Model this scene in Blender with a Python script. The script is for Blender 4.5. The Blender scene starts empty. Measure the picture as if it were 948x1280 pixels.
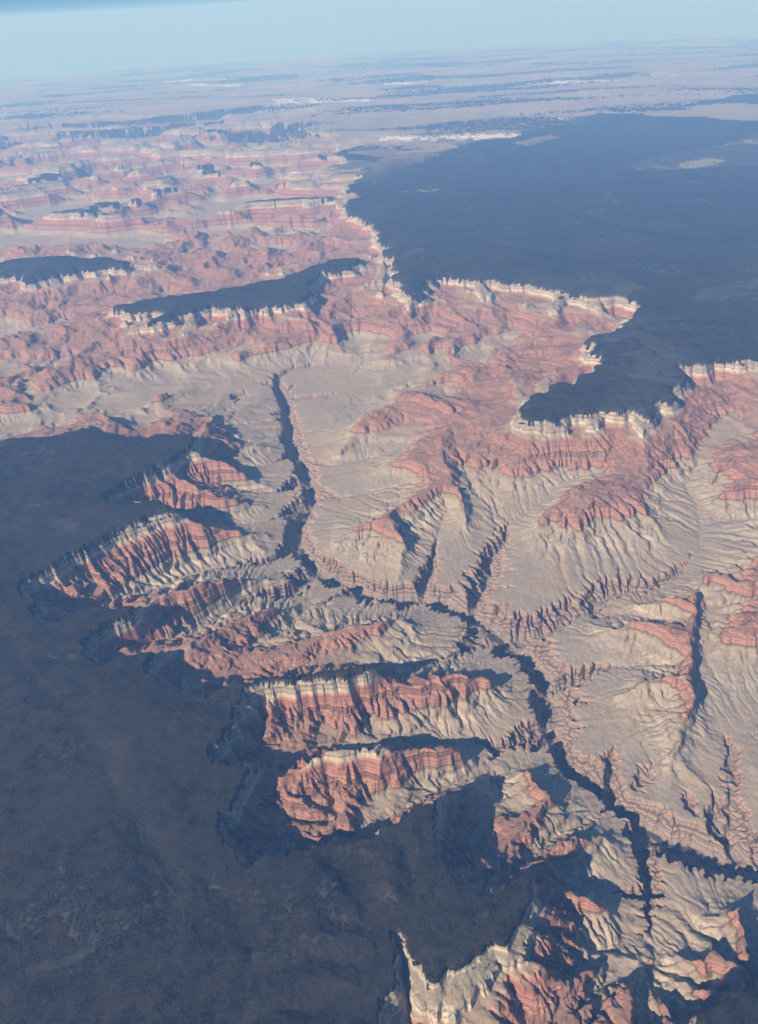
import bpy, math, time
import numpy as np
T0 = time.time()
def log(*a): print('[%.1f]' % (time.time() - T0), *a, flush=True)

# ------------------------------------------------------------------ camera (an airliner window, 9 km above the rims)
ALT = 9000.0
FPX = 967.0                      # focal length in pixels of the 948 x 1280 photograph
PITCH = math.radians(33.6)       # below the horizontal
ROLL = math.radians(3.4)
RE = 6.6e6                       # earth radius with a little refraction: real curvature, real horizon
cp, sp = math.cos(PITCH), math.sin(PITCH)
FWD = np.array([0, cp, -sp]); UP0 = np.array([0, sp, cp]); RT0 = np.array([1.0, 0, 0])
cr, sr = math.cos(ROLL), math.sin(ROLL)
# camera rolled so that the horizon rises to the right
RT = RT0 * cr + -UP0 * sr * -1 * -1
RT = RT0 * cr - UP0 * sr
UPV = UP0 * cr + RT0 * sr

def to_map(px, py, z):
    """surveyed photo point -> map metres, for ground at height z (curved earth)"""
    a = (px - 474.0) / FPX; b = -(py - 640.0) / FPX
    d = FWD + a * RT + b * UPV
    drop = 0.0
    for _ in range(12):
        t = (z - drop - ALT) / min(d[2], -0.004)
        x, y = d[0] * t, d[1] * t
        drop = (x * x + y * y) / (2 * RE)
    return x, y

def ln(s):
    v = [float(q) for q in s.replace(',', ' ').split()]
    return [(v[i], v[i + 1], v[i + 2]) for i in range(0, len(v), 3)]
def pg(s):
    v = [float(q) for q in s.replace(',', ' ').split()]
    return [(v[i], v[i + 1]) for i in range(0, len(v), 2)]

# ------------------------------------------------------------------ rims of the plateaus
P_SOUTH = pg('''-900,590 0,551 35,546 60,545 85,538 105,534 130,541 150,546 168,544 180,548 200,542 238,542 245,548 240,556
 232,563 222,570 215,577 195,582 185,592 165,600 150,606 140,612 135,620 142,628 155,630 170,628 185,625 198,623 206,630 215,640
 200,641 185,645 165,655 150,661 130,672 110,683 95,691 75,700 55,710 40,718 28,727 26,733 33,740 48,744 50,750 42,758 45,768
 58,775 75,775 88,770 98,763 105,758 115,754 135,754 160,755 172,758 165,768 150,773 135,780 120,788 112,795 105,805 108,818
 120,827 135,826 150,821 165,818 185,813 198,811 196,820 187,830 186,838 195,847 208,852 218,850 228,849 235,858 250,863
 270,862 285,857 292,850 305,849 320,852 345,846 380,842 410,833 437,829 458,830 470,833 450,838 420,843 385,850 350,857
 322,858 312,862 307,870 300,882 295,895 285,912 272,925 264,935 268,948 285,955
 305,958 322,958 325,965 318,975 308,985 300,1000 297,1012 285,1022 282,1035 288,1050 305,1065 330,1063 355,1062 380,1060
 400,1050 430,1040 470,1026 500,1018 530,1005 548,997 552,1005 548,1020 549,1040 551,1060 557,1080 570,1092 590,1100
 605,1105 625,1100 645,1096 668,1091 673,1098 669,1105 674,1118 660,1145 650,1160 633,1185 600,1205 572,1218 553,1217
 545,1220 525,1216 512,1202 506,1185 503,1172 498,1163 494,1175 492,1200 488,1230 478,1290 460,1500 -1400,1600''')
P_NORTH = pg('''1300,425 948,447 925,448 905,450 890,452 860,455 856,465 862,475 850,482 838,490 828,500 820,512 815,524
 800,516 785,512 765,514 745,512 725,516 710,520 695,527 680,523 665,526 652,522 648,512 655,500 668,490 690,480 720,468
 740,457 748,447 735,440 745,430 730,425 738,418 762,415 775,405 790,395 795,385 788,375 770,370 735,372 710,368 680,358
 650,352 615,348 580,346 552,345 535,350 525,362 515,372 505,365 495,352 490,335 500,325 478,318 492,308 470,300 472,288 455,278
 442,268 430,262 425,250 440,238 480,215 560,190 620,170 700,160 1500,140''')
P_MESA1 = pg('''125,386 150,380 200,372 245,366 300,358 345,350 376,338 405,328 430,322 450,325 440,335 420,338 402,340
 390,350 385,362 378,374 350,379 320,382 290,384 262,380 240,388 215,393 190,402 182,404 200,395 205,389 190,386 160,389''')
P_MESA2 = pg('-300,345 0,328 60,320 130,321 160,326 155,333 110,336 60,345 38,352 20,342 -300,368')
P_SE = pg('868,1300 868,1265 885,1242 925,1222 950,1240 1100,1210 1400,1700 868,1500')

# ------------------------------------------------------------------ drainages and crests: photo x, y, height below the rim (m)
DRAINS = [ln(s) for s in '''1500,1160,-1395 1100,1110,-1395 948,1092,-1395 905,1086,-1395 860,1068,-1395 820,1050,-1395 790,1032,-1395 765,1015,-1394 745,1000,-1394 725,980,-1394 705,965,-1393 695,945,-1393 688,915,-1393 682,885,-1392 675,855,-1392 662,830,-1391 650,818,-1391 625,808,-1390 615,795,-1390 595,778,-1390 570,768,-1389 545,758,-1388 520,755,-1388 490,755,-1388 455,748,-1387 430,738,-1387 408,725,-1386 385,708,-1386 375,690,-1386 372,675,-1385 383,650,-1385 392,630,-1385 391,612,-1384 380,590,-1384 368,565,-1384 365,545,-1383 360,520,-1383 352,500,-1382
352,500,-1380 346,485,-1300 350,472,-1230 372,462,-1180 392,458,-1120
800,1040,-1385 805,1075,-1170 808,1115,-1085 812,1150,-1040 815,1180,-980 828,1225,-850 850,1240,-700
690,1070,-700 715,1083,-850 745,1100,-980 780,1115,-1050 808,1118,-1085
745,1235,-650 750,1200,-780 758,1180,-880 785,1178,-960 812,1160,-1030
690,1130,-450 720,1150,-700 752,1185,-850
925,1225,-400 880,1227,-700 850,1215,-800 828,1222,-850
640,1300,-500 700,1270,-520 745,1235,-650
820,1290,-500 800,1265,-700 810,1215,-900 818,1185,-1000
940,1230,-300 945,1190,-700 955,1150,-1000 990,1100,-1300
496,1168,-30 500,1200,-110 504,1240,-220 508,1300,-380
151,621,-330 190,625,-560 215,632,-680 235,640,-760 262,647,-860 300,654,-1000 340,650,-1050 381,642,-1385
215,590,-300 255,598,-600 300,604,-800 350,615,-1060 388,608,-1384
255,560,-350 300,572,-700 345,580,-1050 372,575,-1384
50,745,-300 80,762,-430 110,756,-560 140,745,-680 165,737,-760 200,728,-840 235,713,-930 280,705,-1000 340,700,-1080 374,690,-1386
118,812,-330 150,806,-500 185,803,-640 215,798,-760 247,783,-840 291,755,-960 320,742,-1000 360,733,-1060 402,722,-1386
205,842,-350 222,838,-480 250,845,-560 280,849,-600 320,847,-640 357,838,-700 400,831,-740 450,826,-800 500,832,-880 550,822,-980 600,804,-1110 622,806,-1390
300,806,-640 325,806,-760 342,797,-830 360,778,-890 380,757,-960 410,748,-1030 452,748,-1387
282,945,-360 320,950,-560 358,950,-640 400,935,-700 440,930,-740 500,928,-880 560,931,-980 601,929,-1060 627,932,-1130 674,918,-1250 688,915,-1392
303,1046,-420 345,1056,-520 400,1050,-560 450,1029,-660 500,1011,-780 540,994,-900 576,976,-1000 600,962,-1050 620,945,-1100 627,932,-1130
570,1075,-480 583,1050,-650 600,1020,-760 622,995,-860 634,970,-950 645,950,-1030 665,935,-1150 690,935,-1392
662,1066,-650 680,1050,-800 710,1030,-900 740,1022,-980 770,1016,-1120 785,1028,-1394
920,1088,-1395 914,1050,-1250 913,1000,-1180 918,960,-1120 922,930,-1080 918,900,-1040 912,860,-980 905,820,-900
914,1060,-1260 893,1032,-1150 895,1000,-1120 888,980,-1090 870,950,-1040 878,910,-960
872,728,-840 887,756,-860 890,790,-880 885,830,-920 885,875,-980 893,905,-1055 905,935,-1080 914,965,-1130
630,812,-1390 665,798,-1310 705,778,-1260 735,768,-1230 755,745,-1190 784,738,-1160 815,734,-1130 835,722,-1100 857,704,-1070 872,690,-1040 878,656,-1010 870,625,-970 858,602,-930 867,591,-890 883,559,-800 899,528,-640 920,500,-480 940,475,-280
860,765,-700 820,768,-900 780,765,-1000 750,768,-1080 735,768,-1200
860,822,-760 815,829,-950 752,835,-1040 735,838,-1070 705,855,-1160 683,880,-1392
838,868,-820 800,900,-970 770,930,-1040 760,945,-1080 764,965,-1160 772,1018,-1394
948,745,-700 910,752,-800 887,756,-860
665,537,-200 690,570,-560 704,600,-830 706,606,-880 658,640,-980 633,652,-1020 627,672,-1070 612,697,-1160 613,720,-1230 597,741,-1300 592,768,-1389
775,530,-280 765,560,-560 756,588,-740 725,592,-820 706,606,-880
820,532,-220 835,560,-480 850,590,-780 858,602,-930
565,540,-520 575,570,-700 590,605,-850 603,640,-950 606,668,-1040 612,697,-1160
560,632,-850 550,655,-960 538,680,-1030 543,705,-1110 530,728,-1260 532,757,-1388
510,650,-760 520,675,-900 535,690,-1040
505,602,-850 460,615,-970 420,622,-1060 393,626,-1384
455,692,-900 440,712,-1040 424,735,-1300
570,520,-620 520,550,-820 470,570,-940 420,582,-1050 382,590,-1384
550,362,-160 553,395,-480 555,432,-750 530,455,-850 500,475,-950 470,482,-1000 430,490,-1060 400,498,-1140 362,510,-1382
650,372,-160 640,400,-480 600,432,-680 556,440,-770
740,405,-130 690,425,-480 640,440,-630 600,447,-710
690,488,-120 640,502,-400 600,497,-620 560,488,-800 525,472,-870
446,345,-260 440,380,-560 440,420,-840 455,445,-930 450,465,-1000 430,490,-1060
500,385,-250 480,410,-560 462,440,-860
-200,560,-1000 30,533,-950 70,512,-930 150,488,-930 220,472,-970 300,473,-1020 344,488,-1290
-200,500,-820 0,470,-780 60,450,-720 130,425,-620 175,412,-350
-200,420,-700 0,400,-680 80,375,-650 160,362,-600 230,365,-560 320,345,-520 370,325,-450 420,305,-420
150,515,-900 200,508,-900 260,498,-960 300,490,-1020
232,550,-500 262,530,-760 310,525,-950 350,520,-1200
880,940,-1030 870,915,-990 874,890,-900
0,290,-700 100,285,-700 200,290,-650 300,295,-620 400,300,-500
430,775,-880 470,765,-960 500,757,-1050 510,756,-1380
700,870,-1120 740,880,-1060 790,860,-950
800,985,-1150 815,950,-1060 800,925,-1010
855,1010,-1150 850,975,-1080
1100,880,-1000 960,900,-1060 922,930,-1080
1100,640,-700 940,640,-880 878,656,-1010
1000,530,-500 940,535,-640 899,528,-640'''.split('\n')]
CRESTS = [ln(s) for s in '''215,640,-20 228,647,-200 250,653,-330 275,659,-500 300,662,-640 335,666,-900
232,600,-300 245,613,-420 270,618,-480 300,622,-620 330,632,-920
240,560,-30 265,572,-280 300,590,-530 335,603,-900
245,548,-40 285,545,-380 330,550,-650 350,560,-980
172,758,-20 184,755,-330 197,743,-200 231,729,-200 253,725,-320 297,719,-450 330,715,-650 360,722,-950
198,811,-40 225,803,-230 262,801,-420 282,777,-400 313,765,-500 354,753,-600 400,742,-850 440,742,-1050
262,802,-420 285,813,-500 313,818,-540 345,810,-580 383,795,-610 430,784,-620 471,778,-620 500,764,-600 516,775,-800 540,785,-980
470,833,-30 480,843,-250 490,851,-350 506,853,-380 535,847,-410 560,840,-430 573,844,-460 604,847,-520 612,846,-560 630,852,-850 650,862,-1030
612,846,-560 618,865,-750 622,885,-950
322,962,-20 345,966,-340 362,956,-370 375,946,-150 395,938,-40 426,935,-50 464,932,-120 493,931,-300 530,932,-400 572,934,-480 598,948,-850
549,997,-20 562,990,-400 590,974,-820 605,970,-900
650,955,-700 666,952,-560 672,975,-600 690,1000,-640 665,1022,-640 645,1045,-600 625,1066,-500 640,1078,-460 660,1085,-380 671,1094,-30
666,952,-560 655,985,-720 643,1013,-850
645,1080,-450 675,1072,-560 700,1052,-560 735,1040,-600 762,1036,-640 778,1062,-950
710,1050,-560 725,1065,-640 740,1078,-850
674,1105,-150 690,1106,-480 710,1114,-520 740,1121,-560 765,1124,-600 776,1150,-900 786,1168,-1000
770,1250,-600 785,1236,-540 830,1250,-600 862,1256,-500 870,1262,-60
840,1180,-650 870,1180,-620 925,1182,-560 930,1205,-520 940,1225,-150
860,1163,-900 900,1142,-800 936,1120,-600 943,1150,-640 932,1180,-560
775,1210,-950 785,1195,-820 800,1190,-900
885,705,-640 880,722,-600 872,745,-560 866,775,-540 868,800,-540 872,835,-560 873,862,-600 866,893,-690 842,928,-780 836,955,-900
773,862,-850 805,848,-660 836,840,-600 857,838,-580 872,845,-580
740,775,-950 773,778,-700 810,777,-600 846,784,-570 868,796,-540
790,752,-880 805,750,-700 831,743,-620 848,747,-600 868,758,-560
1100,690,-300 980,692,-450 940,712,-520 912,732,-640
1100,770,-350 980,772,-480 930,780,-520 905,788,-640 900,812,-820
1100,600,-250 990,602,-380 930,602,-470 895,617,-640
1000,562,-280 930,560,-400 905,565,-540
735,600,-500 742,620,-480 726,645,-580 712,665,-720
742,620,-480 765,635,-560 790,652,-660 812,668,-860
735,600,-500 705,616,-520 683,640,-600 665,680,-900
735,600,-500 762,606,-490 781,605,-500 800,620,-560 818,635,-620 828,672,-900
800,520,-40 806,560,-330 812,588,-520 781,605,-500
745,516,-30 742,550,-350 738,575,-620
700,526,-30 712,560,-420 715,585,-700
648,522,-30 640,532,-280 612,540,-380 585,528,-450 550,500,-470 515,492,-500 480,510,-560 460,525,-600 445,534,-650 424,562,-760
648,522,-30 655,545,-300 655,572,-550 640,605,-820
585,528,-450 553,545,-460 553,563,-480 560,580,-520 570,603,-560 580,630,-600 587,643,-650 588,665,-950
612,540,-380 620,570,-560 618,600,-820
553,565,-480 530,572,-520 510,574,-560 488,580,-700 465,590,-900
558,592,-530 535,608,-560 505,620,-570 493,640,-570 480,650,-600 450,653,-660 435,662,-720 421,677,-880
493,640,-570 500,670,-620 504,690,-800 500,722,-980
530,612,-560 545,625,-640 530,645,-800
600,350,-20 612,380,-330 602,408,-560 582,430,-700
700,370,-20 690,398,-350 640,418,-520 620,436,-640
740,438,-30 700,444,-340 650,455,-480 600,462,-520 560,470,-620 530,482,-780
515,372,-20 502,400,-330 503,430,-550 475,452,-830
480,325,-30 470,370,-350 475,400,-520 462,425,-720
378,374,-20 396,395,-350 418,415,-560 430,442,-820
330,382,-20 336,410,-420 346,440,-760
290,385,-30 290,420,-500 300,452,-830
240,390,-30 235,425,-450 225,455,-830
182,404,-60 150,420,-300 120,440,-400 90,460,-480 60,475,-580 38,492,-780
200,405,-100 190,430,-450 175,462,-820
150,420,-300 140,450,-560 130,480,-850
105,534,-30 130,520,-600 180,500,-640 215,488,-640 240,490,-850
245,545,-60 262,520,-560 300,505,-760 330,498,-950
-300,520,-500 0,505,-560 40,512,-780
160,327,-20 190,335,-300 215,348,-500 228,358,-540
-300,380,-300 -100,375,-300 0,372,-430 40,355,-100
-300,440,-500 0,430,-560 100,400,-560 170,378,-420 200,374,-60
0,310,-500 100,305,-480 200,312,-500 300,322,-450 350,315,-400
874,735,-620 868,758,-560
690,800,-1050 730,795,-1000 773,778,-700
895,985,-1020 870,965,-1000 845,940,-900
948,960,-1000 960,1000,-1040 950,1060,-1080
700,1010,-900 725,1000,-960 690,1000,-640
760,620,-520 770,640,-640 772,662,-850
310,665,-760 330,685,-950
250,660,-350 262,675,-600 275,692,-880
200,645,-60 205,680,-480 214,710,-820
150,665,-60 160,695,-470 172,725,-780
100,690,-60 110,715,-430 122,742,-650
400,840,-60 405,880,-560 412,920,-820
350,852,-60 355,890,-500 372,930,-700
450,834,-60 460,875,-560 470,915,-900
535,847,-410 545,885,-720 552,915,-950
573,844,-460 590,880,-750 600,915,-1000
400,938,-60 405,975,-500 420,1020,-800
440,935,-80 455,970,-500 480,1005,-850
493,931,-300 515,960,-600 535,982,-900
345,966,-340 350,990,-420 352,1025,-560
688,1160,-290 668,1205,-290 640,1238,-290 600,1258,-290 565,1274,-290 532,1290,-290
640,1238,-290 670,1275,-460
668,1205,-290 700,1235,-520
688,1160,-290 715,1205,-600'''.split('\n')]

# ------------------------------------------------------------------ strata: u (smooth surface height) -> real height
# Kaibab cliff, Toroweap slope, Coconino cliff, Hermit slope, Supai ledges, Redwall cliff, Bright Angel slope, Tonto bench, Tapeats cliff, gorge
UD = np.array([-400, 0, 8, 24, 34, 64, 110, 130, 190, 206, 260, 276, 297, 311, 334, 345, 372, 388, 420, 436, 462, 492, 520, 600, 612, 700, 900, 1110, 1122, 1190, 1290.])
ZD = np.array([-400, 0, 55, 66, 108, 130, 165, 290, 312, 345, 380, 425, 440, 478, 492, 528, 545, 590, 606, 640, 650, 765, 800, 850, 885, 930, 1010, 1060, 1135, 1395, 1640.])
def S(u): return -np.interp(-u, UD, ZD)
def Sinv(z): return -np.interp(-z, ZD, UD)

# ------------------------------------------------------------------ noise
def _h(ix, iy, seed):
    n = (ix.astype(np.int64) * 374761393 + iy.astype(np.int64) * 668265263 + seed * 974634777) & 0xffffffff
    n = ((n ^ (n >> 13)) * 1274126177) & 0xffffffff
    return ((n ^ (n >> 16)) & 0xffffff) / float(0xffffff)
def gnoise(x, y, seed=0):
    ix = np.floor(x); iy = np.floor(y); fx = x - ix; fy = y - iy
    ix = ix.astype(np.int64); iy = iy.astype(np.int64)
    wx = fx * fx * fx * (fx * (fx * 6 - 15) + 10); wy = fy * fy * fy * (fy * (fy * 6 - 15) + 10)
    out = 0
    for dx, dy, w in ((0, 0, (1 - wx) * (1 - wy)), (1, 0, wx * (1 - wy)), (0, 1, (1 - wx) * wy), (1, 1, wx * wy)):
        a = _h(ix + dx, iy + dy, seed) * (2 * math.pi)
        out = out + w * (np.cos(a) * (fx - dx) + np.sin(a) * (fy - dy))
    return out * 1.5
def fbm(x, y, scale, octv=5, seed=0, gain=0.5):
    s = 0; a = 1.0; f = 1.0 / scale; t = 0
    for k in range(octv):
        s = s + a * gnoise(x * f + k * 17.3, y * f - k * 9.1, seed + k); t += a
        a *= gain; f *= 2.03
    return s / t * 1.6
def ridged(x, y, scale, octv=4, seed=0):
    s = 0; a = 1.0; f = 1.0 / scale; t = 0
    for k in range(octv):
        s = s + a * (1 - np.abs(gnoise(x * f + k * 31.7, y * f + k * 5.9, seed + k)) * 2); t += a
        a *= 0.5; f *= 2.07
    return s / t

# ------------------------------------------------------------------ rasters
class Grid:
    def __init__(g, x0, x1, y0, y1, d):
        g.x0, g.y0, g.d = x0, y0, d
        g.nx = int(round((x1 - x0) / d)) + 1; g.ny = int(round((y1 - y0) / d)) + 1
        g.x1 = x0 + d * (g.nx - 1); g.y1 = y0 + d * (g.ny - 1)
    def xy(g):
        return np.meshgrid(g.x0 + g.d * np.arange(g.nx), g.y0 + g.d * np.arange(g.ny))
    def sample(g, F, x, y):
        fx = np.clip((x - g.x0) / g.d, 0, g.nx - 1.001); fy = np.clip((y - g.y0) / g.d, 0, g.ny - 1.001)
        ix = fx.astype(np.int64); iy = fy.astype(np.int64); fx = fx - ix; fy = fy - iy
        return (F[iy, ix] * (1 - fx) + F[iy, ix + 1] * fx) * (1 - fy) + (F[iy + 1, ix] * (1 - fx) + F[iy + 1, ix + 1] * fx) * fy

def fill_poly(g, poly):
    m = np.zeros((g.ny, g.nx), bool)
    px = np.array([p[0] for p in poly]); py = np.array([p[1] for p in poly]); n = len(px)
    xs = g.x0 + g.d * np.arange(g.nx)
    for j in range(g.ny):
        y = g.y0 + g.d * j; y2 = y + 1e-3
        xr = []
        a = py > y2; b = np.roll(py, -1) > y2
        for i in np.nonzero(a != b)[0]:
            k = (i + 1) % n
            xr.append(px[i] + (y2 - py[i]) / (py[k] - py[i]) * (px[k] - px[i]))
        xr.sort()
        for q in range(0, len(xr) - 1, 2):
            m[j, np.searchsorted(xs, xr[q]):np.searchsorted(xs, xr[q + 1])] = True
    return m

def densify(pts, step):
    out = []
    for (a, b) in zip(pts[:-1], pts[1:]):
        n = max(1, int(math.hypot(b[0] - a[0], b[1] - a[1]) / step))
        for k in range(n):
            t = k / n; out.append(tuple(a[i] + (b[i] - a[i]) * t for i in range(len(a))))
    out.append(pts[-1]); return out

def smooth_line(p, it=2):
    p = [tuple(q) for q in p]
    for _ in range(it):
        q = [p[0]]
        for a, b in zip(p[:-1], p[1:]):
            q.append(tuple(a[i] * .75 + b[i] * .25 for i in range(len(a)))); q.append(tuple(a[i] * .25 + b[i] * .75 for i in range(len(a))))
        q.append(p[-1]); p = q
    return p

MAPD = [smooth_line([to_map(x, y, z) + (Sinv(z),) for x, y, z in L]) for L in DRAINS]
MAPC = [smooth_line([to_map(x, y, z) + (Sinv(z),) for x, y, z in L], 1) for L in CRESTS]
def shelf_edges():
    deep = np.array([(p[0], p[1], p[2]) for L in MAPD for p in densify(L, 60) if p[2] < Sinv(-1110)])
    out = []
    for L in MAPD:
        P = [p for p in densify(L, 50)]
        A = np.array(P)
        if len(A) < 3: continue
        T_ = np.gradient(A[:, :2], axis=0); T_ /= np.linalg.norm(T_, axis=1)[:, None] + 1e-9
        for sgn in (-1, 1):
            for i in range(len(A)):
                dep = -S(A[i, 2]) - 1060
                if dep < 60: continue
                off = 45 + dep * .54 + 40 * math.sin(A[i, 0] / 310 + sgn) + 30 * math.sin(A[i, 1] / 170)
                x = A[i, 0] - sgn * T_[i, 1] * off; y = A[i, 1] + sgn * T_[i, 0] * off
                if np.min((deep[:, 0] - x) ** 2 + (deep[:, 1] - y) ** 2) > (off * .85) ** 2: out.append((x, y, -1100.0))
    return out
SHELF = shelf_edges()
def jag(P, seed, amp=.13):
    rng = np.random.RandomState(seed); P = list(P)
    for _ in range(7):
        Q = []
        for a, b in zip(P, P[1:] + P[:1]):
            L_ = math.hypot(b[0] - a[0], b[1] - a[1]); Q.append(a)
            if (110 if a[1] < 13000 else 320) < L_ < 9000 and a[1] > 2500:
                k = rng.normal() * amp * min(1, 900 / L_)
                Q.append(((a[0] + b[0]) / 2 - k * (b[1] - a[1]), (a[1] + b[1]) / 2 + k * (b[0] - a[0])))
        P = Q
    return P
PLATEAUS = [jag([to_map(x, y, 0.0) for x, y in P], 11 + i, (.12, .19, .18, .18, .15)[i]) for i, P in enumerate((P_SOUTH, P_NORTH, P_MESA1, P_MESA2, P_SE))]
RIVER = MAPD[0]

def far_u(x, y):
    """country beyond the surveyed canyon: more side canyons to the left, tables and steps further out"""
    n = fbm(x, y, 9000, 4, 71)
    r = ridged(x * .45, y, 5600, 4, 43)
    canyon = np.clip(0.5 + (-(x) - 1500 - 0.10 * (y - 40000)) / 5000.0 + 0.7 * n, 0, 1) * np.clip((108000 - y) / 42000, 0, 1)
    u = -canyon * 800 * np.clip(1.85 - 2.3 * r + .8 * n, 0, 1.15)
    t = np.clip((y - 60000) / 30000, 0, 1)
    return u + (1 - canyon) * (30 * n + 10) + t * (1 - canyon) * (300 + 500 * np.clip((y - 150000) / 100000, 0, 1)) * fbm(x, y, 26000, 5, 9)

def relief(x, y):
    w = fbm(x, y, 2600, 5, 5)
    return 40 * w - 46 * np.clip(ridged(x + 300 * w, y, 3400, 3, 29) - 0.62, 0, 1) + 22

def constraints(g, X, Y):
    """Dirichlet mask + values"""
    M = np.zeros((g.ny, g.nx), bool); V = np.zeros((g.ny, g.nx))
    pm = np.zeros_like(M)
    for P in PLATEAUS: pm |= fill_poly(g, P)
    M |= pm
    def burn(lines):
        for L in lines:
            for x, y, u in densify(L, g.d * 0.5):
                i = int(round((x - g.x0) / g.d)); j = int(round((y - g.y0) / g.d))
                if 0 <= i < g.nx and 0 <= j < g.ny:
                    if pm[j, i] and u > -60: continue
                    M[j, i] = True; V[j, i] = u
    for x, y, u in SHELF: burn([[(x, y, u), (x + 1, y, u)]])
    burn(MAPC); burn(MAPD)
    return M, V, pm

def upsample(F, ny, nx):
    y = np.linspace(0, F.shape[0] - 1, ny); x = np.linspace(0, F.shape[1] - 1, nx)
    iy = np.minimum(y.astype(int), F.shape[0] - 2); ix = np.minimum(x.astype(int), F.shape[1] - 2)
    fy = (y - iy)[:, None]; fx = (x - ix)[None, :]
    A = F[iy][:, ix]; B = F[iy][:, ix + 1]; C_ = F[iy + 1][:, ix]; D = F[iy + 1][:, ix + 1]
    return (A * (1 - fx) + B * fx) * (1 - fy) + (C_ * (1 - fx) + D * fx) * fy

def relax(U, M, V, it):
    U[M] = V[M]
    for _ in range(it):
        P = np.pad(U, 1, mode='edge')
        N = 0.25 * (P[:-2, 1:-1] + P[2:, 1:-1] + P[1:-1, :-2] + P[1:-1, 2:])
        U = np.where(M, V, N)
    return U

def solve(gx0, gx1, gy0, gy1, d, border):
    U = None
    for lev in (16, 8, 4, 2, 1):
        g = Grid(gx0, gx1, gy0, gy1, d * lev)
        X, Y = g.xy()
        M, V, pm = constraints(g, X, Y)
        B = border(X, Y, M)
        V = np.where(B & ~M, far_u(X, Y), V); M = M | B
        U = np.full((g.ny, g.nx), -600.0) if U is None else upsample(U, g.ny, g.nx)
        U = relax(U, M, V, {16: 400, 8: 150, 4: 80, 2: 40, 1: 12}[lev])
    return g, X, Y, U, M, V, pm

# ------------------------------------------------------------------ stream erosion (implicit, every node at once by pointer doubling)
def erode(U, d, steps, K, base, m=0.45, diff=0.0, seed=0):
    ny, nx = U.shape; N = ny * nx
    idx = np.arange(N).reshape(ny, nx)
    offs = [(-1, 0, 1), (1, 0, 1), (0, -1, 1), (0, 1, 1), (-1, -1, 1.414), (-1, 1, 1.414), (1, -1, 1.414), (1, 1, 1.414)]
    h = U.copy()
    edge = np.zeros((ny, nx), bool); edge[0] = edge[-1] = True; edge[:, 0] = edge[:, -1] = True
    Kf = np.broadcast_to(K, (ny, nx)).reshape(-1)
    rng = np.random.RandomState(seed)
    for s in range(steps):
        # lift the pits
        for _ in range(6):
            P = np.pad(h, 1, mode='edge')
            mn = np.full((ny, nx), 1e9)
            for dy, dx, L in offs:
                mn = np.minimum(mn, P[1 + dy:1 + dy + ny, 1 + dx:1 + dx + nx])
            pit = (h <= mn) & ~edge & ~base
            h = np.where(pit, mn + 0.05, h)
        P = np.pad(h, 1, mode='constant', constant_values=1e9)
        best = np.zeros((ny, nx)); rec = idx.copy(); dist = np.ones((ny, nx))
        for dy, dx, L in offs:
            sl = (h - P[1 + dy:1 + dy + ny, 1 + dx:1 + dx + nx]) / L * (1 + 0.12 * (rng.rand(ny, nx) - .5))
            b = sl > best
            best = np.where(b, sl, best); rec = np.where(b, idx + dy * nx + dx, rec); dist = np.where(b, L, dist)
        rec = np.where(edge | base, idx, rec).reshape(-1)
        root = rec == idx.reshape(-1)
        # drainage area
        A = np.ones(N); r = np.where(root, N, rec)
        r = np.append(r, N); A = np.append(A, 0.0)
        for _ in range(11):
            A = A + np.bincount(r, weights=A, minlength=N + 1); A[N] = 0
            r = r[r]
        A = A[:N] * d * d
        hf = h.reshape(-1)
        c = np.where(root, 0.0, Kf * A ** m / (dist.reshape(-1) * d))
        a = hf / (1 + c); bb = c / (1 + c)
        a = np.where(root, hf, a); bb = np.where(root, 0.0, bb)
        r = rec.copy()
        for _ in range(11):
            a = a + bb * a[r]; bb = bb * bb[r]; r = r[r]
        h = (a + bb * hf[r]).reshape(ny, nx)
        if diff:
            P = np.pad(h, 1, mode='edge')
            lap = P[:-2, 1:-1] + P[2:, 1:-1] + P[1:-1, :-2] + P[1:-1, 2:] - 4 * h
            h = h + np.where(base, 0, diff * lap)
    return h, A.reshape(ny, nx)

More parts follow.
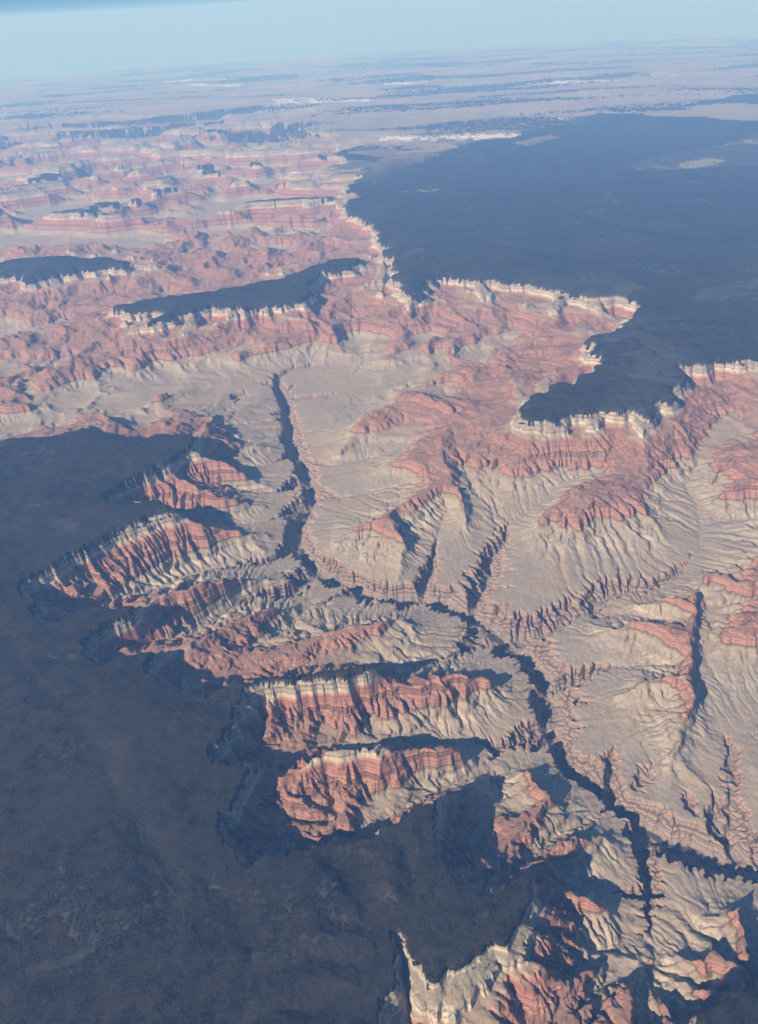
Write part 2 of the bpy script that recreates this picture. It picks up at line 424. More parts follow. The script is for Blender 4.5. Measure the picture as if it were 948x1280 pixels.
VALES = [('400,1020 415,1055 440,1092 462,1128 482,1158 496,1180 506,1210', 85, 330), ('330,1230 380,1215 430,1205 470,1212 500,1222', 60, 300), ('420,1150 450,1160 478,1160', 45, 240),
         ('505,1060 512,1085 520,1120 500,1160', 40, 220), ('540,1125 520,1150 512,1180 506,1205', 40, 180), ('300,1290 360,1265 420,1255 490,1262', 70, 330), ('150,1000 200,1060 220,1130 180,1180 100,1230', 40, 420),
         ('60,870 120,930 150,1000', 32, 400), ('250,1100 300,1130 330,1180 310,1230 240,1280', 45, 380), ('0,660 60,640 120,650', 24, 400), ('700,440 760,420 820,400 900,405', 60, 700),
         ('700,495 760,480 820,470', 60, 600), ('600,300 680,320 760,330', 60, 900), ('650,230 700,260 800,290 900,300', 70, 1300)]
def build_height():
    # whole surveyed canyon at 40 m
    far_border = lambda X, Y, M: ((Y > 41500) | (X < -19500) | (X > 23500)) & ~M
    g0, X, Y, U, M, V, pm = solve(-22000, 26000, 1500, 46000, 40.0, far_border)
    log('solved', g0.nx, g0.ny)
    n = fbm(X, Y, 1500, 6, 3, 0.6)
    VAL = np.zeros(X.shape)
    # the rim always breaks away steeply
    cm = np.zeros(pm.shape, bool)
    for L in MAPC:
        for x, y, u_ in densify(L, 30):
            i = int(round((x - g0.x0) / 40)); j = int(round((y - g0.y0) / 40))
            if 0 <= i < g0.nx and 0 <= j < g0.ny and not pm[j, i]: cm[j, i] = True
    def dist_to(mask, n_):
        D = np.where(mask, 0.0, 1e9)
        for _ in range(n_):
            P = np.pad(D, 1, constant_values=1e9)
            m_ = np.minimum(np.minimum(P[:-2, 1:-1], P[2:, 1:-1]), np.minimum(P[1:-1, :-2], P[1:-1, 2:])) + 40
            q_ = np.minimum(np.minimum(P[:-2, :-2], P[2:, 2:]), np.minimum(P[2:, :-2], P[:-2, 2:])) + 56.6
            D = np.minimum(D, np.minimum(m_, q_))
        return D
    din = dist_to(~pm, 34); din = np.minimum(din, 1300)
    rel = 1.7 * relief(X, Y) * np.clip(din / 700, .05, 1) + .085 * din + 2
    for s_, dep_, wid_ in VALES:
        for x, y in densify(smooth_line([to_map(*q, 0.0) for q in pg(s_)]), 30):
            i = int(round((x - g0.x0) / 40)); j = int(round((y - g0.y0) / 40)); k = int(wid_ / 40) + 1
            a_, b_, c_, d_ = max(j - k, 0), min(j + k + 1, g0.ny), max(i - k, 0), min(i + k + 1, g0.nx)
            if a_ >= b_ or c_ >= d_: continue
            dd = np.hypot(X[a_:b_, c_:d_] - x, Y[a_:b_, c_:d_] - y) / wid_
            VAL[a_:b_, c_:d_] = np.maximum(VAL[a_:b_, c_:d_], dep_ * np.clip(1 - dd, 0, 1) ** 1.3)
    rel = np.where(din > 60, np.maximum(rel - 1.25 * VAL, 1.0 + .02 * din), rel)
    dp = dist_to(pm, 14); dc = dist_to(cm, 8)
    lim = -225 * np.clip(dp / (330 * (1 + .5 * fbm(X, Y, 1100, 3, 83))), 0, 1) * np.clip((dc - 60) / 220, 0, 1)
    U = np.where((Y < 41000) & ~pm, np.minimum(U, lim), U)
    soft = np.clip(-U / 200, 0, 1)
    back = np.clip((Y - 12500) / 10000, 0, 1)
    but = ridged(X + 700 * fbm(X, Y, 3000, 2, 87), Y * .8, 2700, 4, 85) - .55
    U = np.where(pm, U, U + soft * back * 330 * but * np.clip((U + 1150) / 250, 0, 1))
    q_ = fbm(X, Y, 1400, 3, 37)
    far_ = np.clip((Y - 14000) / 6000, 0, 1)
    rib = (1 - far_) * ridged(X + 260 * q_, Y, 860, 3, 33) + far_ * 1.5 * ridged(X + 500 * q_, Y, 1900, 4, 35) - 0.5 * (1 + .5 * far_)
    wall = np.clip((U + 760) / 120, 0.25, 1)
    gy_, gx_ = np.gradient(U, 40.0)
    steep = np.clip(np.hypot(gx_, gy_) / 0.26, 0.2, 1.3)
    U = np.where(pm, rel, U + soft * steep * ((8 + 16 * wall) * n + 84 * (wall - .2) * rib))
    base = np.zeros_like(M)
    for x, y, u in densify(RIVER, 15):
        i = int(round((x - g0.x0) / 40)); j = int(round((y - g0.y0) / 40))
        if 0 <= i < g0.nx and 0 <= j < g0.ny: base[j, i] = True; U[j, i] = -1190
    K = np.where(pm, 0.004, 0.15) * (0.75 + 0.9 * np.clip(fbm(X, Y, 5000, 3, 77) + .3, 0, 1))
    K = K * (1 - .45 * far_) * np.where(U < -560, .9, 1.0) * (0.75 + 1.2 * np.clip(fbm(X, Y, 2300, 3, 79) + .35, 0, 1))
    U, A = erode(U, 40.0, 8, K, base, diff=0.012, seed=1)
    log('eroded coarse')
    nearrim = (dist_to(pm, 4) < 150) & (dist_to(~pm, 4) < 150)
    P = np.pad(U, 1, mode='edge')
    Bl = sum(P[1 + a:1 + a + g0.ny, 1 + b:1 + b + g0.nx] * w_ for a, b, w_ in
             ((0, 0, 4), (0, 1, 2), (0, -1, 2), (1, 0, 2), (-1, 0, 2), (1, 1, 1), (1, -1, 1), (-1, 1, 1), (-1, -1, 1))) / 16
    U = np.where(nearrim, Bl, U)
    # near and middle ground at 18 m
    g1 = Grid(-7600, 9200, 3000, 17504, 14.0)
    X1, Y1 = g1.xy()
    U1 = g0.sample(U, X1, Y1)
    soft = np.clip(-U1 / 120, 0, 1)
    U1 = U1 + (soft * 17 + 1.5) * fbm(X1, Y1, 330, 4, 13, 0.6)
    base1 = np.zeros(X1.shape, bool)
    for x, y, u in densify(RIVER, 8):
        i = int(round((x - g1.x0) / 14)); j = int(round((y - g1.y0) / 14))
        if 0 <= i < g1.nx and 0 <= j < g1.ny: base1[j, i] = True; U1[j, i] = -1190
    K1 = np.where(U1 > -4, 0.006, 0.085)
    K1 = K1 * np.where(U1 < -560, 1.0, 1.0) * (0.5 + 1.6 * np.clip(fbm(X1, Y1, 1500, 3, 81) + .35, 0, 1))
    U1, A1 = erode(U1, 14.0, 5, K1, base1, diff=0.008, seed=2)
    log('eroded fine')
    return g0, U, A, pm, g1, U1, A1

g0, U0, A0, PM0, g1, U1, A1 = build_height()

def terrain(x, y):
    a = g0.sample(U0, x, y); fa = np.log10(g0.sample(A0, x, y))
    e = np.minimum(np.minimum(x - g0.x0, g0.x1 - x), g0.y1 - y) / 2500
    w0 = np.clip(e, 0, 1)
    u = a * w0 + (1 - w0) * far_u(x, y) if (w0 < 1).any() else a
    b = g1.sample(U1, x, y); fb = np.log10(g1.sample(A1, x, y))
    e = np.minimum(np.minimum(x - g1.x0, g1.x1 - x), np.minimum(g1.y1 - y, y - g1.y0)) / 900
    w1 = np.clip(e, 0, 1)
    u = u * (1 - w1) + b * w1
    fl = fa * (1 - w1) + fb * w1
    fl = fl * w0 + 4 * (1 - w0)
    return u, fl

# ------------------------------------------------------------------ the ground mesh: rings round the point below the aircraft, finer nearby
def ring_radii():
    r = [1500.0]
    while r[-1] < 372000:
        R = r[-1]
        ang = math.atan2(ALT + R * R / (2 * RE), R)
        sl = math.hypot(R, ALT)
        step = sl * 0.00088 / max(math.sin(ang), 0.06)
        r.append(R + max(9.0, min(step, R * 0.012)))
    return np.array(r)
R_ = ring_radii()
NA = 1500
AZ = np.radians(np.linspace(-52, 52, NA))
RR, AA = np.meshgrid(R_, AZ, indexing='ij')
X = RR * np.sin(AA); Y = RR * np.cos(AA)
log('mesh', RR.shape)
def wamp(r): return np.clip(1.3 - r / 26000, .3, 1)
wa = wamp(RR)
WX = (fbm(X, Y, 780, 4, 401, .55) * 120 + 46 * (ridged(X, Y, 330, 3, 405) - .5))
WY = (fbm(X, Y, 780, 4, 411, .55) * 120 + 46 * (ridged(X, Y, 330, 3, 415) - .5))
u, flow = terrain(X + WX * wa, Y + WY * wa)
wob = fbm(X, Y, 1500, 3, 51) * 12 + fbm(X, Y, 160, 3, 57) * 3
incan = np.clip(-u / 40, 0, 1)
Z = S(u + wob * incan * 0.8)
rough = fbm(X, Y, 90, 3, 91) * 5 + fbm(X, Y, 420, 3, 95) * 6
near = np.clip((30000 - RR) / 20000, 0, 1)
Z = Z + rough * incan * near
DEPTH = -Z
# far tables and ridges get steps of their own
ZC = Z - (X * X + Y * Y) / (2 * RE)
# forest cover: plateau tops, patchy
pf = fbm(X, Y, 5200, 5, 201); pf2 = fbm(X, Y, 700, 4, 207)
top = np.clip((u + 26) / 8, 0, 1)
FOREST = top * np.clip(0.75 + 1.3 * (0.22 + pf * .8 + .25 * pf2), 0, 1)
def inside(poly, x, y):
    c = np.zeros(x.shape, bool); n = len(poly)
    for i in range(n):
        (x1, y1), (x2, y2) = poly[i], poly[(i + 1) % n]
        if abs(y2 - y1) < 1e-9: continue
        c ^= ((y1 > y) != (y2 > y)) & (x < (x2 - x1) * (y - y1) / (y2 - y1) + x1)
    return c
def region(s_): return [to_map(a, b, 0.0) for a, b in pg(s_)]
WXX = X + 500 * pf + .02 * RR * pf2; WYY = Y + 900 * pf2 + .05 * RR * pf
KAIBAB = inside(region('430,262 440,240 470,228 520,205 565,188 640,172 700,152 760,142 860,130 960,112 1500,60 2200,400 1300,900 948,700 700,640 430,380'), WXX, WYY)
pf3 = fbm(X, Y, 330, 4, 623)
CLEAR = np.zeros(X.shape, bool)
for r_ in ('775,208 830,192 900,180 960,163 1100,150 1100,200 940,207 880,208 820,212', '855,378 880,364 960,350 1100,340 1100,370 960,374 900,380',
           '752,243 760,240 768,252 772,263 762,256', '640,178 690,168 700,172 660,182', '0,1148 10,1152 18,1168 40,1172 38,1180 12,1184 0,1178', '25,1238 45,1215 75,1202 108,1184 112,1190 90,1210 55,1228 30,1240',):
    CLEAR |= inside(region(r_), X + 260 * pf2 + 90 * pf3, Y + 260 * pf + 140 * pf3)
left_far = np.clip((Y - 36000) / 4000, 0, 1)
FOREST = np.where((Y > 30000) & ~KAIBAB, FOREST * (1 - left_far * np.clip(.3 + 3 * (.2 - pf), 0, 1)), FOREST)
outer = (Y > 62000) & ~KAIBAB
streak = fbm(X / 3.2, Y, 9000, 5, 611)
FOREST = np.where(outer, np.clip(.5 + 2.2 * (streak - .10), 0, 1) * .62, FOREST)
FOREST = np.where(KAIBAB & (RR > 30000), np.maximum(FOREST, .8) * (u > -22), FOREST)
FOREST = np.where((u <= -8) & (u > -70) & (Y < 26000), .22 + .11 * np.clip((Y - 8000) / 4000, 0, 1) + .25 * fbm(X, Y, 500, 3, 641) - .1 * (-u / 120), FOREST)
FOREST = np.where(CLEAR, np.clip(.12 + .6 * pf3, 0, 1), FOREST)
glade = fbm(X + 900 * pf2, Y * .7, 1500, 5, 631, .62)
FOREST = FOREST * (1 - .5 * np.clip((glade - .14) * 4, 0, 1) * (RR < 60000))
log('fields')

def new_mat(name):
    m = bpy.data.materials.new(name); m.use_nodes = True
    m.node_tree.nodes.clear(); return m

class NT:
    def __init__(s, m): s.t = m.node_tree; s.n = s.t.nodes; s.l = s.t.links
    def node(s, typ, **kw):
        n = s.n.new(typ)
        for k, v in kw.items():
            if k == 'ins':
                for a, b in v.items():
                    if isinstance(b, bpy.types.NodeSocket): s.l.new(b, n.inputs[a])
                    else: n.inputs[a].default_value = b
            else: setattr(n, k, v)
        return n
    def attr(s, name): return s.node('ShaderNodeAttribute', attribute_name=name).outputs['Fac']
    def math(s, op, a, b=0.0, c=0.0, clamp=False):
        n = s.node('ShaderNodeMath', operation=op, use_clamp=clamp)
        for i, v in enumerate((a, b, c)):
            if isinstance(v, bpy.types.NodeSocket): s.l.new(v, n.inputs[i])
            else: n.inputs[i].default_value = v
        return n.outputs[0]
    def mix(s, f, a, b, blend='MIX'):
        n = s.node('ShaderNodeMix', data_type='RGBA', blend_type=blend)
        for i, v in ((0, f), (6, a), (7, b)):
            if isinstance(v, bpy.types.NodeSocket): s.l.new(v, n.inputs[i])
            elif i: n.inputs[i].default_value = (*v, 1)
            else: n.inputs[i].default_value = v
        return n.outputs[2]
    def ramp(s, f, stops, interp='LINEAR'):
        n = s.node('ShaderNodeValToRGB'); s.l.new(f, n.inputs[0]); cr_ = n.color_ramp; cr_.interpolation = interp
        while len(cr_.elements) > 1: cr_.elements.remove(cr_.elements[-1])
        cr_.elements[0].position = stops[0][0]; cr_.elements[0].color = (*stops[0][1], 1)
        for p, c in stops[1:]:
            e = cr_.elements.new(p); e.color = (*c, 1)
        return n.outputs[0]
    def noise(s, scale, detail=4, rough=0.55, co=None, dist=0.0):
        n = s.node('ShaderNodeTexNoise', ins={'Scale': scale, 'Detail': detail, 'Roughness': rough, 'Distortion': dist})
        if co is not None: s.l.new(co, n.inputs['Vector'])
        return n.outputs[0]
    def rng(s, v, a, b, c=0.0, d=1.0, smooth=False):
        n = s.node('ShaderNodeMapRange', ins={'From Min': a, 'From Max': b, 'To Min': c, 'To Max': d}, clamp=True)
        if smooth: n.interpolation_type = 'SMOOTHSTEP'
        s.l.new(v, n.inputs[0]); return n.outputs[0]

def ground_material():
    m = new_mat('layered_rock_and_scrub'); t = NT(m)
    co = t.node('ShaderNodeTexCoord').outputs['Object']
    geo = t.node('ShaderNodeNewGeometry')
    nz = t.node('ShaderNodeSeparateXYZ', ins={0: geo.outputs['Normal']}).outputs[2]
    depth = t.attr('depth'); forest = t.attr('forest'); flow_ = t.attr('flow')
    n1 = t.noise(1 / 1400, 6, 0.6, co); n2 = t.noise(1 / 160, 5, 0.65, co); n3 = t.noise(1 / 36, 4, 0.7, co)
    big = t.noise(1 / 7000, 4, 0.55, co)
    dw = t.math('ADD', depth, t.math('MULTIPLY', t.math('SUBTRACT', n2, 0.5), 14.0))
    dw = t.math('ADD', dw, t.math('MULTIPLY', t.math('SUBTRACT', n1, 0.5), 34.0))
    f = t.math('DIVIDE', dw, 1500.0)
    D_ = 1500.0
    rock = t.ramp(f, [(p / D_, c) for p, c in [
        (0, (.34, .29, .225)), (20, (.47, .40, .30)), (58, (.48, .41, .31)), (64, (.33, .28, .21)), (72, (.47, .40, .30)), (105, (.48, .41, .31)), (112, (.34, .28, .21)), (160, (.38, .31, .23)),
        (172, (.56, .48, .36)), (285, (.52, .43, .32)), (296, (.46, .34, .25)), (345, (.36, .18, .13)), (380, (.42, .205, .15)), (425, (.46, .26, .19)), (432, (.33, .16, .12)), (445, (.36, .19, .14)),
        (455, (.52, .30, .23)), (478, (.48, .25, .19))]])
    rock2 = t.ramp(t.math('SUBTRACT', f, 480 / D_), [(max(0, (p - 480) / D_), c) for p, c in [
        (480, (.45, .24, .18)), (492, (.29, .15, .115)), (500, (.47, .26, .19)), (530, (.44, .24, .18)), (546, (.31, .165, .13)), (556, (.47, .29, .215)), (590, (.42, .22, .165)), (606, (.31, .18, .14)),
        (615, (.48, .27, .20)), (645, (.50, .29, .22)), (655, (.47, .26, .20)), (700, (.40, .22, .165)), (765, (.44, .27, .20)), (785, (.46, .37, .26)), (850, (.42, .34, .25)), (858, (.48, .40, .29)), (885, (.38, .31, .24)),
        (930, (.39, .325, .25)), (1055, (.40, .33, .26)), (1066, (.34, .24, .185)), (1128, (.30, .20, .165)), (1145, (.29, .22, .18)), (1400, (.24, .185, .16))]])
    rock = t.mix(t.math('GREATER_THAN', f, 480 / D_), rock, rock2)
    cap = t.noise(1 / 620, 5, .62, co, .5)
    rock = t.mix(t.math('MULTIPLY', t.rng(f, .235, .19), t.math('MULTIPLY', t.rng(cap, .45, .55, 0, .9), t.rng(t.node('ShaderNodeSeparateXYZ', ins={0: co}).outputs[1], 8500.0, 15000.0, .45, 1.0))), rock, (.36, .29, .225))
    # thin bedding lines following the height
    wv = t.noise(1.0, 3, 0.7, t.node('ShaderNodeCombineXYZ', ins={2: t.math('DIVIDE', dw, 19.0)}).outputs[0])
    rock = t.mix(t.rng(nz, 0.93, 0.6), rock, t.mix(1.0, rock, t.ramp(wv, [(.36, (.46, .44, .45)), (.5, (1, 1, 1)), (.64, (1.35, 1.3, 1.26))]), 'MULTIPLY'))
    wv2 = t.noise(1.0, 2, 0.6, t.node('ShaderNodeCombineXYZ', ins={2: t.math('DIVIDE', dw, 48.0), 0: 7.3}).outputs[0])
    rock = t.mix(t.rng(nz, 0.97, 0.75), rock, t.mix(1.0, rock, t.ramp(wv2, [(.38, (.58, .55, .56)), (.5, (1, 1, 1)), (.62, (1.28, 1.27, 1.22))]), 'MULTIPLY'))
    # scree and soil on the gentle ground between the cliffs
    gentle = t.rng(nz, 0.86, 0.965, smooth=True)
    talus = t.ramp(f, [(0, (.26, .225, .17)), (.18, (.42, .35, .26)), (.22, (.42, .27, .20)), (.3, (.42, .25, .185)), (.48, (.45, .29, .22)), (.535, (.42, .33, .25)), (.62, (.385, .315, .245)), (.72, (.36, .30, .24)), (.76, (.27, .21, .18))])
    talus = t.mix(t.rng(n1, .42, .62), talus, t.mix(1.0, talus, (1.16, 1.06, .92), 'MULTIPLY'))
    col = t.mix(t.math('MULTIPLY', gentle, 0.85), rock, talus)
    dusty = t.noise(1 / 300, 6, .7, co, .4)
    col = t.mix(t.math('MULTIPLY', t.rng(dusty, .50, .64, 0, .6), t.math('MULTIPLY', t.rng(f, .19, .25), t.rng(nz, .62, .85))), col, (.40, .31, .235))
    # yellowish shale aprons
    ap = t.math('MULTIPLY', t.rng(f, .53, .57), t.rng(f, .66, .60))
    col = t.mix(t.math('MULTIPLY', ap, t.rng(n1, .45, .6, 0, .42)), col, (.50, .42, .30))
    # washes
    col = t.mix(t.math('MULTIPLY', t.rng(flow_, 4.6, 6.0, 0, .35), t.rng(nz, .8, .95)), col, (.36, .32, .27))
    # shrubs: dark speckle on everything that is not a wall
    sp_ = t.math('MULTIPLY', t.rng(n3, .5, .66), t.rng(nz, .75, .92))
    col = t.mix(t.math('MULTIPLY', sp_, t.rng(f, .0, .62, .5, .22)), col, (.10, .105, .07))
    col = t.mix(1.0, col, t.ramp(n2, [(.25, (.84, .84, .85)), (.75, (1.14, 1.13, 1.11))]), 'MULTIPLY')
    col = t.node('ShaderNodeHueSaturation', ins={'Saturation': 1.04, 'Value': .95, 'Color': col}).outputs[0]
    col = t.mix(t.math('MULTIPLY', t.rng(f, .225, .25), t.rng(f, .545, .52)), col, t.mix(1.0, col, (.80, .76, .74), 'MULTIPLY'))
    # open ground on the plateaus
    flat = t.rng(depth, 26.0, 8.0)
    scrub = t.mix(t.rng(n1, .38, .64), (.036, .036, .033), (.066, .058, .048))
    scrub = t.mix(t.rng(t.noise(1 / 420, 6, .62, co, .6), .52, .66, 0, .8), scrub, (.12, .097, .078))
    desert = t.mix(t.rng(big, .4, .6), (.30, .24, .20), (.42, .34, .28))
    dist = t.attr('desert')
    desert = t.mix(t.rng(t.noise(1 / 2600, 6, .6, co, .7), .45, .62, 0, .6), desert, (.34, .22, .18))
    scrub = t.mix(dist, scrub, desert)
    scrub = t.mix(t.math('MULTIPLY', t.attr('pale'), t.rng(n1, .3, .5)), scrub, (.78, .74, .68))
    col = t.mix(flat, col, scrub)
    wood = t.mix(t.rng(n2, .35, .68), (.034, .040, .026), (.060, .062, .042))
    wood = t.mix(t.rng(n3, .35, .7), wood, (.080, .074, .052))
    fm = t.math('MULTIPLY', t.math('MULTIPLY', forest, .35), t.rng(t.math('ADD', t.math('MULTIPLY', n3, .5), n2), .55, .85, 1.0, .55))
    col = t.mix(fm, col, wood)
    hgt = t.math('ADD', t.math('MULTIPLY', n2, 13.0), t.math('MULTIPLY', n3, 7.0))
    b = t.node('ShaderNodeBump', ins={'Strength': 0.8, 'Distance': 1.0, 'Height': hgt})
    bs = t.node('ShaderNodeBsdfPrincipled', ins={'Base Color': col, 'Roughness': .95, 'Normal': b.outputs[0]})
    bs.inputs['Specular IOR Level'].default_value = 0.1
    o = t.node('ShaderNodeOutputMaterial', ins={'Surface': bs.outputs[0]})
    return m

MAT = ground_material()
def wood_material():
    m = new_mat('evergreen_woodland'); t = NT(m)
    co = t.node('ShaderNodeTexCoord').outputs['Object']
    n2 = t.noise(1 / 190, 7, .7, co); n3 = t.noise(1 / 34, 4, .7, co); n1 = t.noise(1 / 2200, 5, .6, co, .8)
    wood = t.mix(t.rng(n2, .42, .60), (.006, .008, .009), (.042, .035, .027))
    wood = t.mix(t.rng(n3, .42, .72), wood, (.060, .053, .042))
    wood = t.mix(t.rng(n1, .46, .62, 0, .6), wood, (.052, .044, .036))
    b = t.node('ShaderNodeBump', ins={'Strength': .8, 'Distance': 1.0, 'Height': t.math('MULTIPLY', n3, 22.0)})
    bs = t.node('ShaderNodeBsdfPrincipled', ins={'Base Color': wood, 'Roughness': 1.0, 'Normal': b.outputs[0]})
    bs.inputs['Specular IOR Level'].default_value = 0.0
    t.node('ShaderNodeOutputMaterial', ins={'Surface': bs.outputs[0]})
    return m
WOOD = wood_material()
DESERT = np.clip((Y - 50000 + 9000 * pf + 0.35 * X * -1) / 16000, 0, 1) 

nr, na = RR.shape
vid = np.arange(nr * na).reshape(nr, na)
quads = np.stack([vid[:-1, :-1], vid[:-1, 1:], vid[1:, 1:], vid[1:, :-1]], -1).reshape(-1, 4)[:, ::-1]
COORD = np.stack([X, Y, ZC], -1).reshape(-1, 3)
PALE = np.zeros(X.shape)
for r_ in ('480,103 540,104 600,102 680,102 740,100 790,97 838,91 838,93 790,100 740,104 680,105 600,105 540,107 480,106', '850,84 900,82 960,79 960,83 900,86 850,87', '200,103 250,98 310,97 350,104 300,108 250,108',
           '474,172 560,169 640,168 660,171 640,174 560,173 474,176', '225,215 330,212 420,219 430,226 330,224 228,222', '135,232 150,226 180,228 160,242 138,240', '340,125 440,122 470,127 350,130', '690,150 730,146 740,149 700,153'):
    PALE = np.maximum(PALE, inside(region(r_), X, Y + .03 * RR * pf2).astype(float))
ATTR = {'pale': PALE, 'depth': DEPTH, 'forest': FOREST, 'flow': flow, 'desert': DESERT}

def mesh_from(name, q, mat, kind, lift=0.0):
    used = np.unique(q); remap = np.zeros(nr * na, np.int64); remap[used] = np.arange(len(used))
    co = COORD[used].astype(np.float32)
    if lift: co[:, 2] += lift
    f = remap[q].astype(np.int32)
    me = bpy.data.meshes.new(name)
    me.vertices.add(len(co)); me.vertices.foreach_set('co', co.ravel())
    me.loops.add(f.size); me.loops.foreach_set('vertex_index', f.ravel())
    me.polygons.add(len(f)); me.polygons.foreach_set('loop_start', np.arange(0, f.size, 4, dtype=np.int32))
    me.update(calc_edges=True)
    me.polygons.foreach_set('use_smooth', np.ones(len(f), bool))
    for k, v in ATTR.items():
        a = me.attributes.new(k, 'FLOAT', 'POINT'); a.data.foreach_set('value', v.reshape(-1)[used].astype(np.float32))
    me.materials.append(mat)
    o = bpy.data.objects.new(name, me); bpy.context.scene.collection.objects.link(o)
    o['kind'] = kind
    return o

qc = quads[:, 0]
uq = u.reshape(-1)[qc]; yq = Y.reshape(-1)[qc]; dq = DEPTH.reshape(-1)[qc]; xq = X.reshape(-1)[qc]
plain = yq > 62000
plateau = (uq > -8) & ~plain
gorge = (dq > 1075) & ~plateau & ~plain
canyon = ~plateau & ~plain & ~gorge
mesh_from('canyon_terrain', quads[canyon], MAT, 'structure')
mesh_from('inner_gorge', quads[gorge], MAT, 'structure')
mesh_from('plateau_terrain', quads[plateau], MAT, 'structure')
mesh_from('desert_plain', quads[plain], MAT, 'structure')
fq = FOREST.reshape(-1)[qc] + (.32 * fbm(X, Y, 260, 3, 501) + .42 * fbm(X, Y, 62, 3, 505) * np.clip((24000 - RR) / 8000, 0, 1) + .3 * fbm(X, Y, 900, 4, 507) * np.clip((RR - 20000) / 20000, 0, 1)).reshape(-1)[qc]
fo = mesh_from('forest', quads[(fq > .45) & ((uq > -70) | plain)], WOOD, 'stuff', lift=9.0)
fo['label'] = 'dark evergreen woodland covering the flat plateau tops above the canyon'
log('meshes')

# ------------------------------------------------------------------ river and tracks: ribbons lying on the ground
def ribbon(name, pts, width, mat, lift, zfun, label=None, kind='structure'):
    pts = densify(pts, width * .8); V_ = []; F_ = []
    P = np.array([(p[0], p[1]) for p in pts]); Tn = np.gradient(P, axis=0); Tn /= np.linalg.norm(Tn, axis=1)[:, None] + 1e-9
    N_ = np.stack([-Tn[:, 1], Tn[:, 0]], 1)
    A_ = P + N_ * width / 2; B_ = P - N_ * width / 2
    za, zb_ = zfun(A_[:, 0], A_[:, 1]), zfun(B_[:, 0], B_[:, 1])
    for i in range(len(P)):
        V_ += [(A_[i, 0], A_[i, 1], za[i] + lift), (B_[i, 0], B_[i, 1], zb_[i] + lift)]
        if i: F_.append((2 * i - 2, 2 * i, 2 * i + 1, 2 * i - 1))
    me = bpy.data.meshes.new(name); me.from_pydata(V_, [], F_); me.materials.append(mat)
    o = bpy.data.objects.new(name, me); bpy.context.scene.collection.objects.link(o); o['kind'] = kind
    if label: o['label'] = label
    return o
def warp(x, y):
    return (fbm(x, y, 780, 4, 401, .55) * 120 + 46 * (ridged(x, y, 330, 3, 405) - .5), fbm(x, y, 780, 4, 411, .55) * 120 + 46 * (ridged(x, y, 330, 3, 415) - .5))
rp = np.array([(p[0], p[1]) for p in densify(RIVER, 60)]); q = rp.copy()
for _ in range(6):
    wx_, wy_ = warp(q[:, 0], q[:, 1]); q = rp - np.stack([wx_, wy_], 1) * wamp(np.hypot(q[:, 0], q[:, 1]))[:, None]
mw = new_mat('silty_river_water'); t = NT(mw)
bs = t.node('ShaderNodeBsdfPrincipled', ins={'Base Color': (.085, .085, .065, 1), 'Roughness': .18})
t.node('ShaderNodeOutputMaterial', ins={'Surface': bs.outputs[0]})
ribbon('river', [tuple(v) for v in q if 0 < v[1] < 30000], 95, mw, 0, lambda x, y: -1386 - (x * x + y * y) / (2 * RE) + 0 * x)
md = new_mat('pale_dirt'); t = NT(md)
bs = t.node('ShaderNodeBsdfPrincipled', ins={'Base Color': t.mix(t.noise(1 / 60, 3, .6, t.node('ShaderNodeTexCoord').outputs['Object']), (.04, .034, .028), (.08, .066, .052)), 'Roughness': 1})
t.node('ShaderNodeOutputMaterial', ins={'Surface': bs.outputs[0]})
def ground_z(x, y):
    ri = np.interp(np.hypot(x, y), R_, np.arange(len(R_))); ai = np.interp(np.arctan2(x, y), AZ, np.arange(NA))
    i = ri.astype(int); j = ai.astype(int); fi = ri - i; fj = ai - j
    return (ZC[i, j] * (1 - fi) + ZC[i + 1, j] * fi) * (1 - fj) + (ZC[i, j + 1] * (1 - fi) + ZC[i + 1, j + 1] * fi) * fj
def wander(p, k):
    return [(x + 45 * math.sin(y / 170 + k) + 25 * math.sin(x / 61 + k), y + 50 * math.sin(x / 210 + 2 * k)) for x, y in densify(p, 40)]
for k, r_ in enumerate(('0,626 22,616 40,606 62,597 85,586', '20,790 38,828 58,858 78,888', '160,1020 200,1095 232,1150'  )):
    ribbon('dirt_track', wander(smooth_line(region(r_)), k), 12, md, 13.0, ground_z)

# ------------------------------------------------------------------ haze
def haze():
    import bmesh
    bm = bmesh.new(); bmesh.ops.create_cube(bm, size=1.0)
    zb = float(ZC.min()) - 1.0; zt = ALT + 900.0
    for v in bm.verts:
        v.co.x *= 760000; v.co.y = (-20000 if v.co.y < 0 else 385000); v.co.z = zb if v.co.z < 0 else zt
    me = bpy.data.meshes.new('haze'); bm.to_mesh(me); bm.free()
    o = bpy.data.objects.new('haze', me); bpy.context.scene.collection.objects.link(o); o['kind'] = 'stuff'
    o['label'] = 'pale blue haze filling the air above the canyon'
    m = new_mat('haze_air'); t = NT(m)
    v = t.node('ShaderNodeVolumePrincipled', ins={'Color': (.25, .52, 1, 1), 'Absorption Color': (.80, .93, 1, 1), 'Density': HAZE, 'Anisotropy': 0.0})
    t.node('ShaderNodeOutputMaterial', ins={'Volume': v.outputs[0]})
    me.materials.append(m)
HAZE = 1.4e-5
haze()

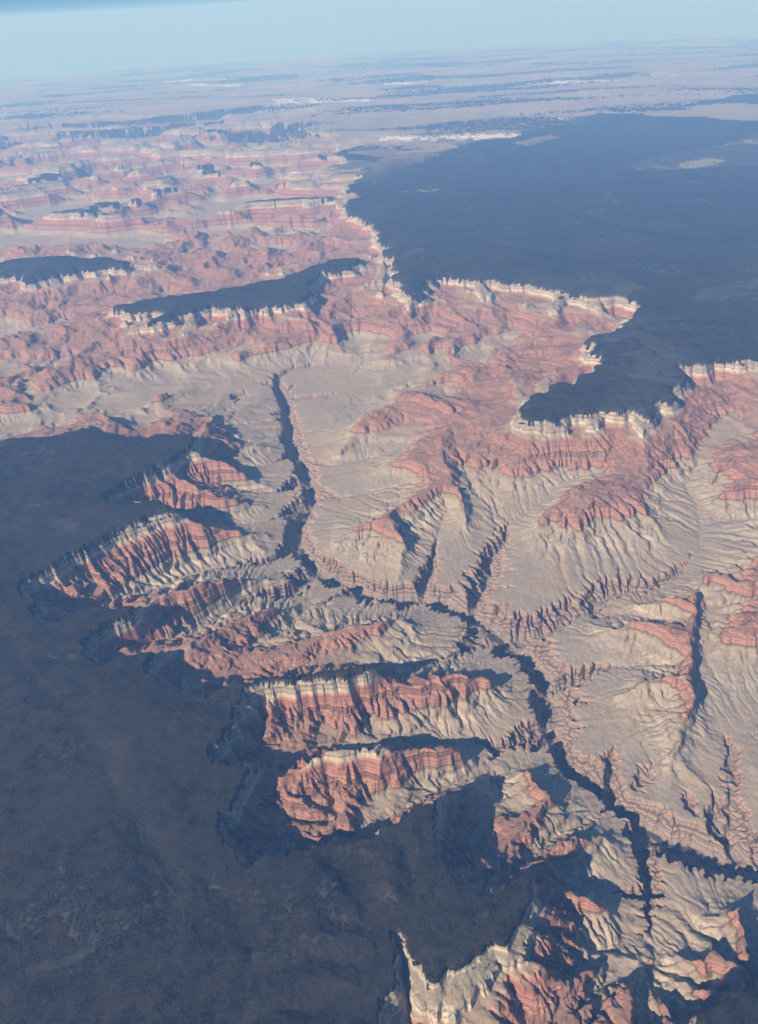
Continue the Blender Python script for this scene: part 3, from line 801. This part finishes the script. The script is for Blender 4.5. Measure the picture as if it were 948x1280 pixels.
# ------------------------------------------------------------------ light
SUN_EL = math.radians(32); SUN_DIR = math.radians(223)   # direction to the sun in the map plane
sd = np.array([math.cos(SUN_EL) * math.cos(SUN_DIR), math.cos(SUN_EL) * math.sin(SUN_DIR), math.sin(SUN_EL)])
from mathutils import Vector, Matrix
L = bpy.data.lights.new('sun', 'SUN'); L.energy = 5.0; L.angle = math.radians(.5); L.color = (1.0, .95, .90)
lo = bpy.data.objects.new('sun', L); bpy.context.scene.collection.objects.link(lo)
lo.rotation_euler = Vector(sd).to_track_quat('Z', 'Y').to_euler(); lo.location = (0, 0, 8000)
w = bpy.data.worlds.new('World'); bpy.context.scene.world = w; w.use_nodes = True
nt = w.node_tree; nt.nodes.clear()
sky = nt.nodes.new('ShaderNodeTexSky'); sky.sky_type = 'NISHITA'; sky.sun_disc = False
sky.sun_elevation = SUN_EL; sky.sun_rotation = math.pi / 2 - SUN_DIR; sky.altitude = 3000; sky.air_density = 1.0; sky.dust_density = .4; sky.ozone_density = 3.0
bg = nt.nodes.new('ShaderNodeBackground'); bg.inputs[1].default_value = .05
out = nt.nodes.new('ShaderNodeOutputWorld')
tint = nt.nodes.new('ShaderNodeMix'); tint.data_type = 'RGBA'; tint.blend_type = 'MULTIPLY'; tint.inputs[0].default_value = 1; tint.inputs[7].default_value = (.38, .72, 1.2, 1)
nt.links.new(sky.outputs[0], tint.inputs[6]); nt.links.new(tint.outputs[2], bg.inputs[0]); nt.links.new(bg.outputs[0], out.inputs[0])

# ------------------------------------------------------------------ camera
cam = bpy.data.cameras.new('camera'); co_ = bpy.data.objects.new('camera', cam); bpy.context.scene.collection.objects.link(co_)
cam.sensor_fit = 'VERTICAL'; cam.sensor_height = 24.0; cam.lens = 24.0 * FPX / 1280.0
cam.clip_start = 10; cam.clip_end = 2e6
Mx = Matrix(((RT[0], UPV[0], -FWD[0], 0), (RT[1], UPV[1], -FWD[1], 0), (RT[2], UPV[2], -FWD[2], ALT), (0, 0, 0, 1)))
co_.matrix_world = Mx
sc = bpy.context.scene; sc.camera = co_
sc.view_settings.view_transform = 'Standard'; sc.view_settings.look = 'None'; sc.view_settings.gamma = 1; sc.view_settings.exposure = 0.4
sc.view_settings.use_curve_mapping = False
sc.cycles.volume_bounces = 2; sc.cycles.max_bounces = 3; sc.cycles.diffuse_bounces = 1
log('done')
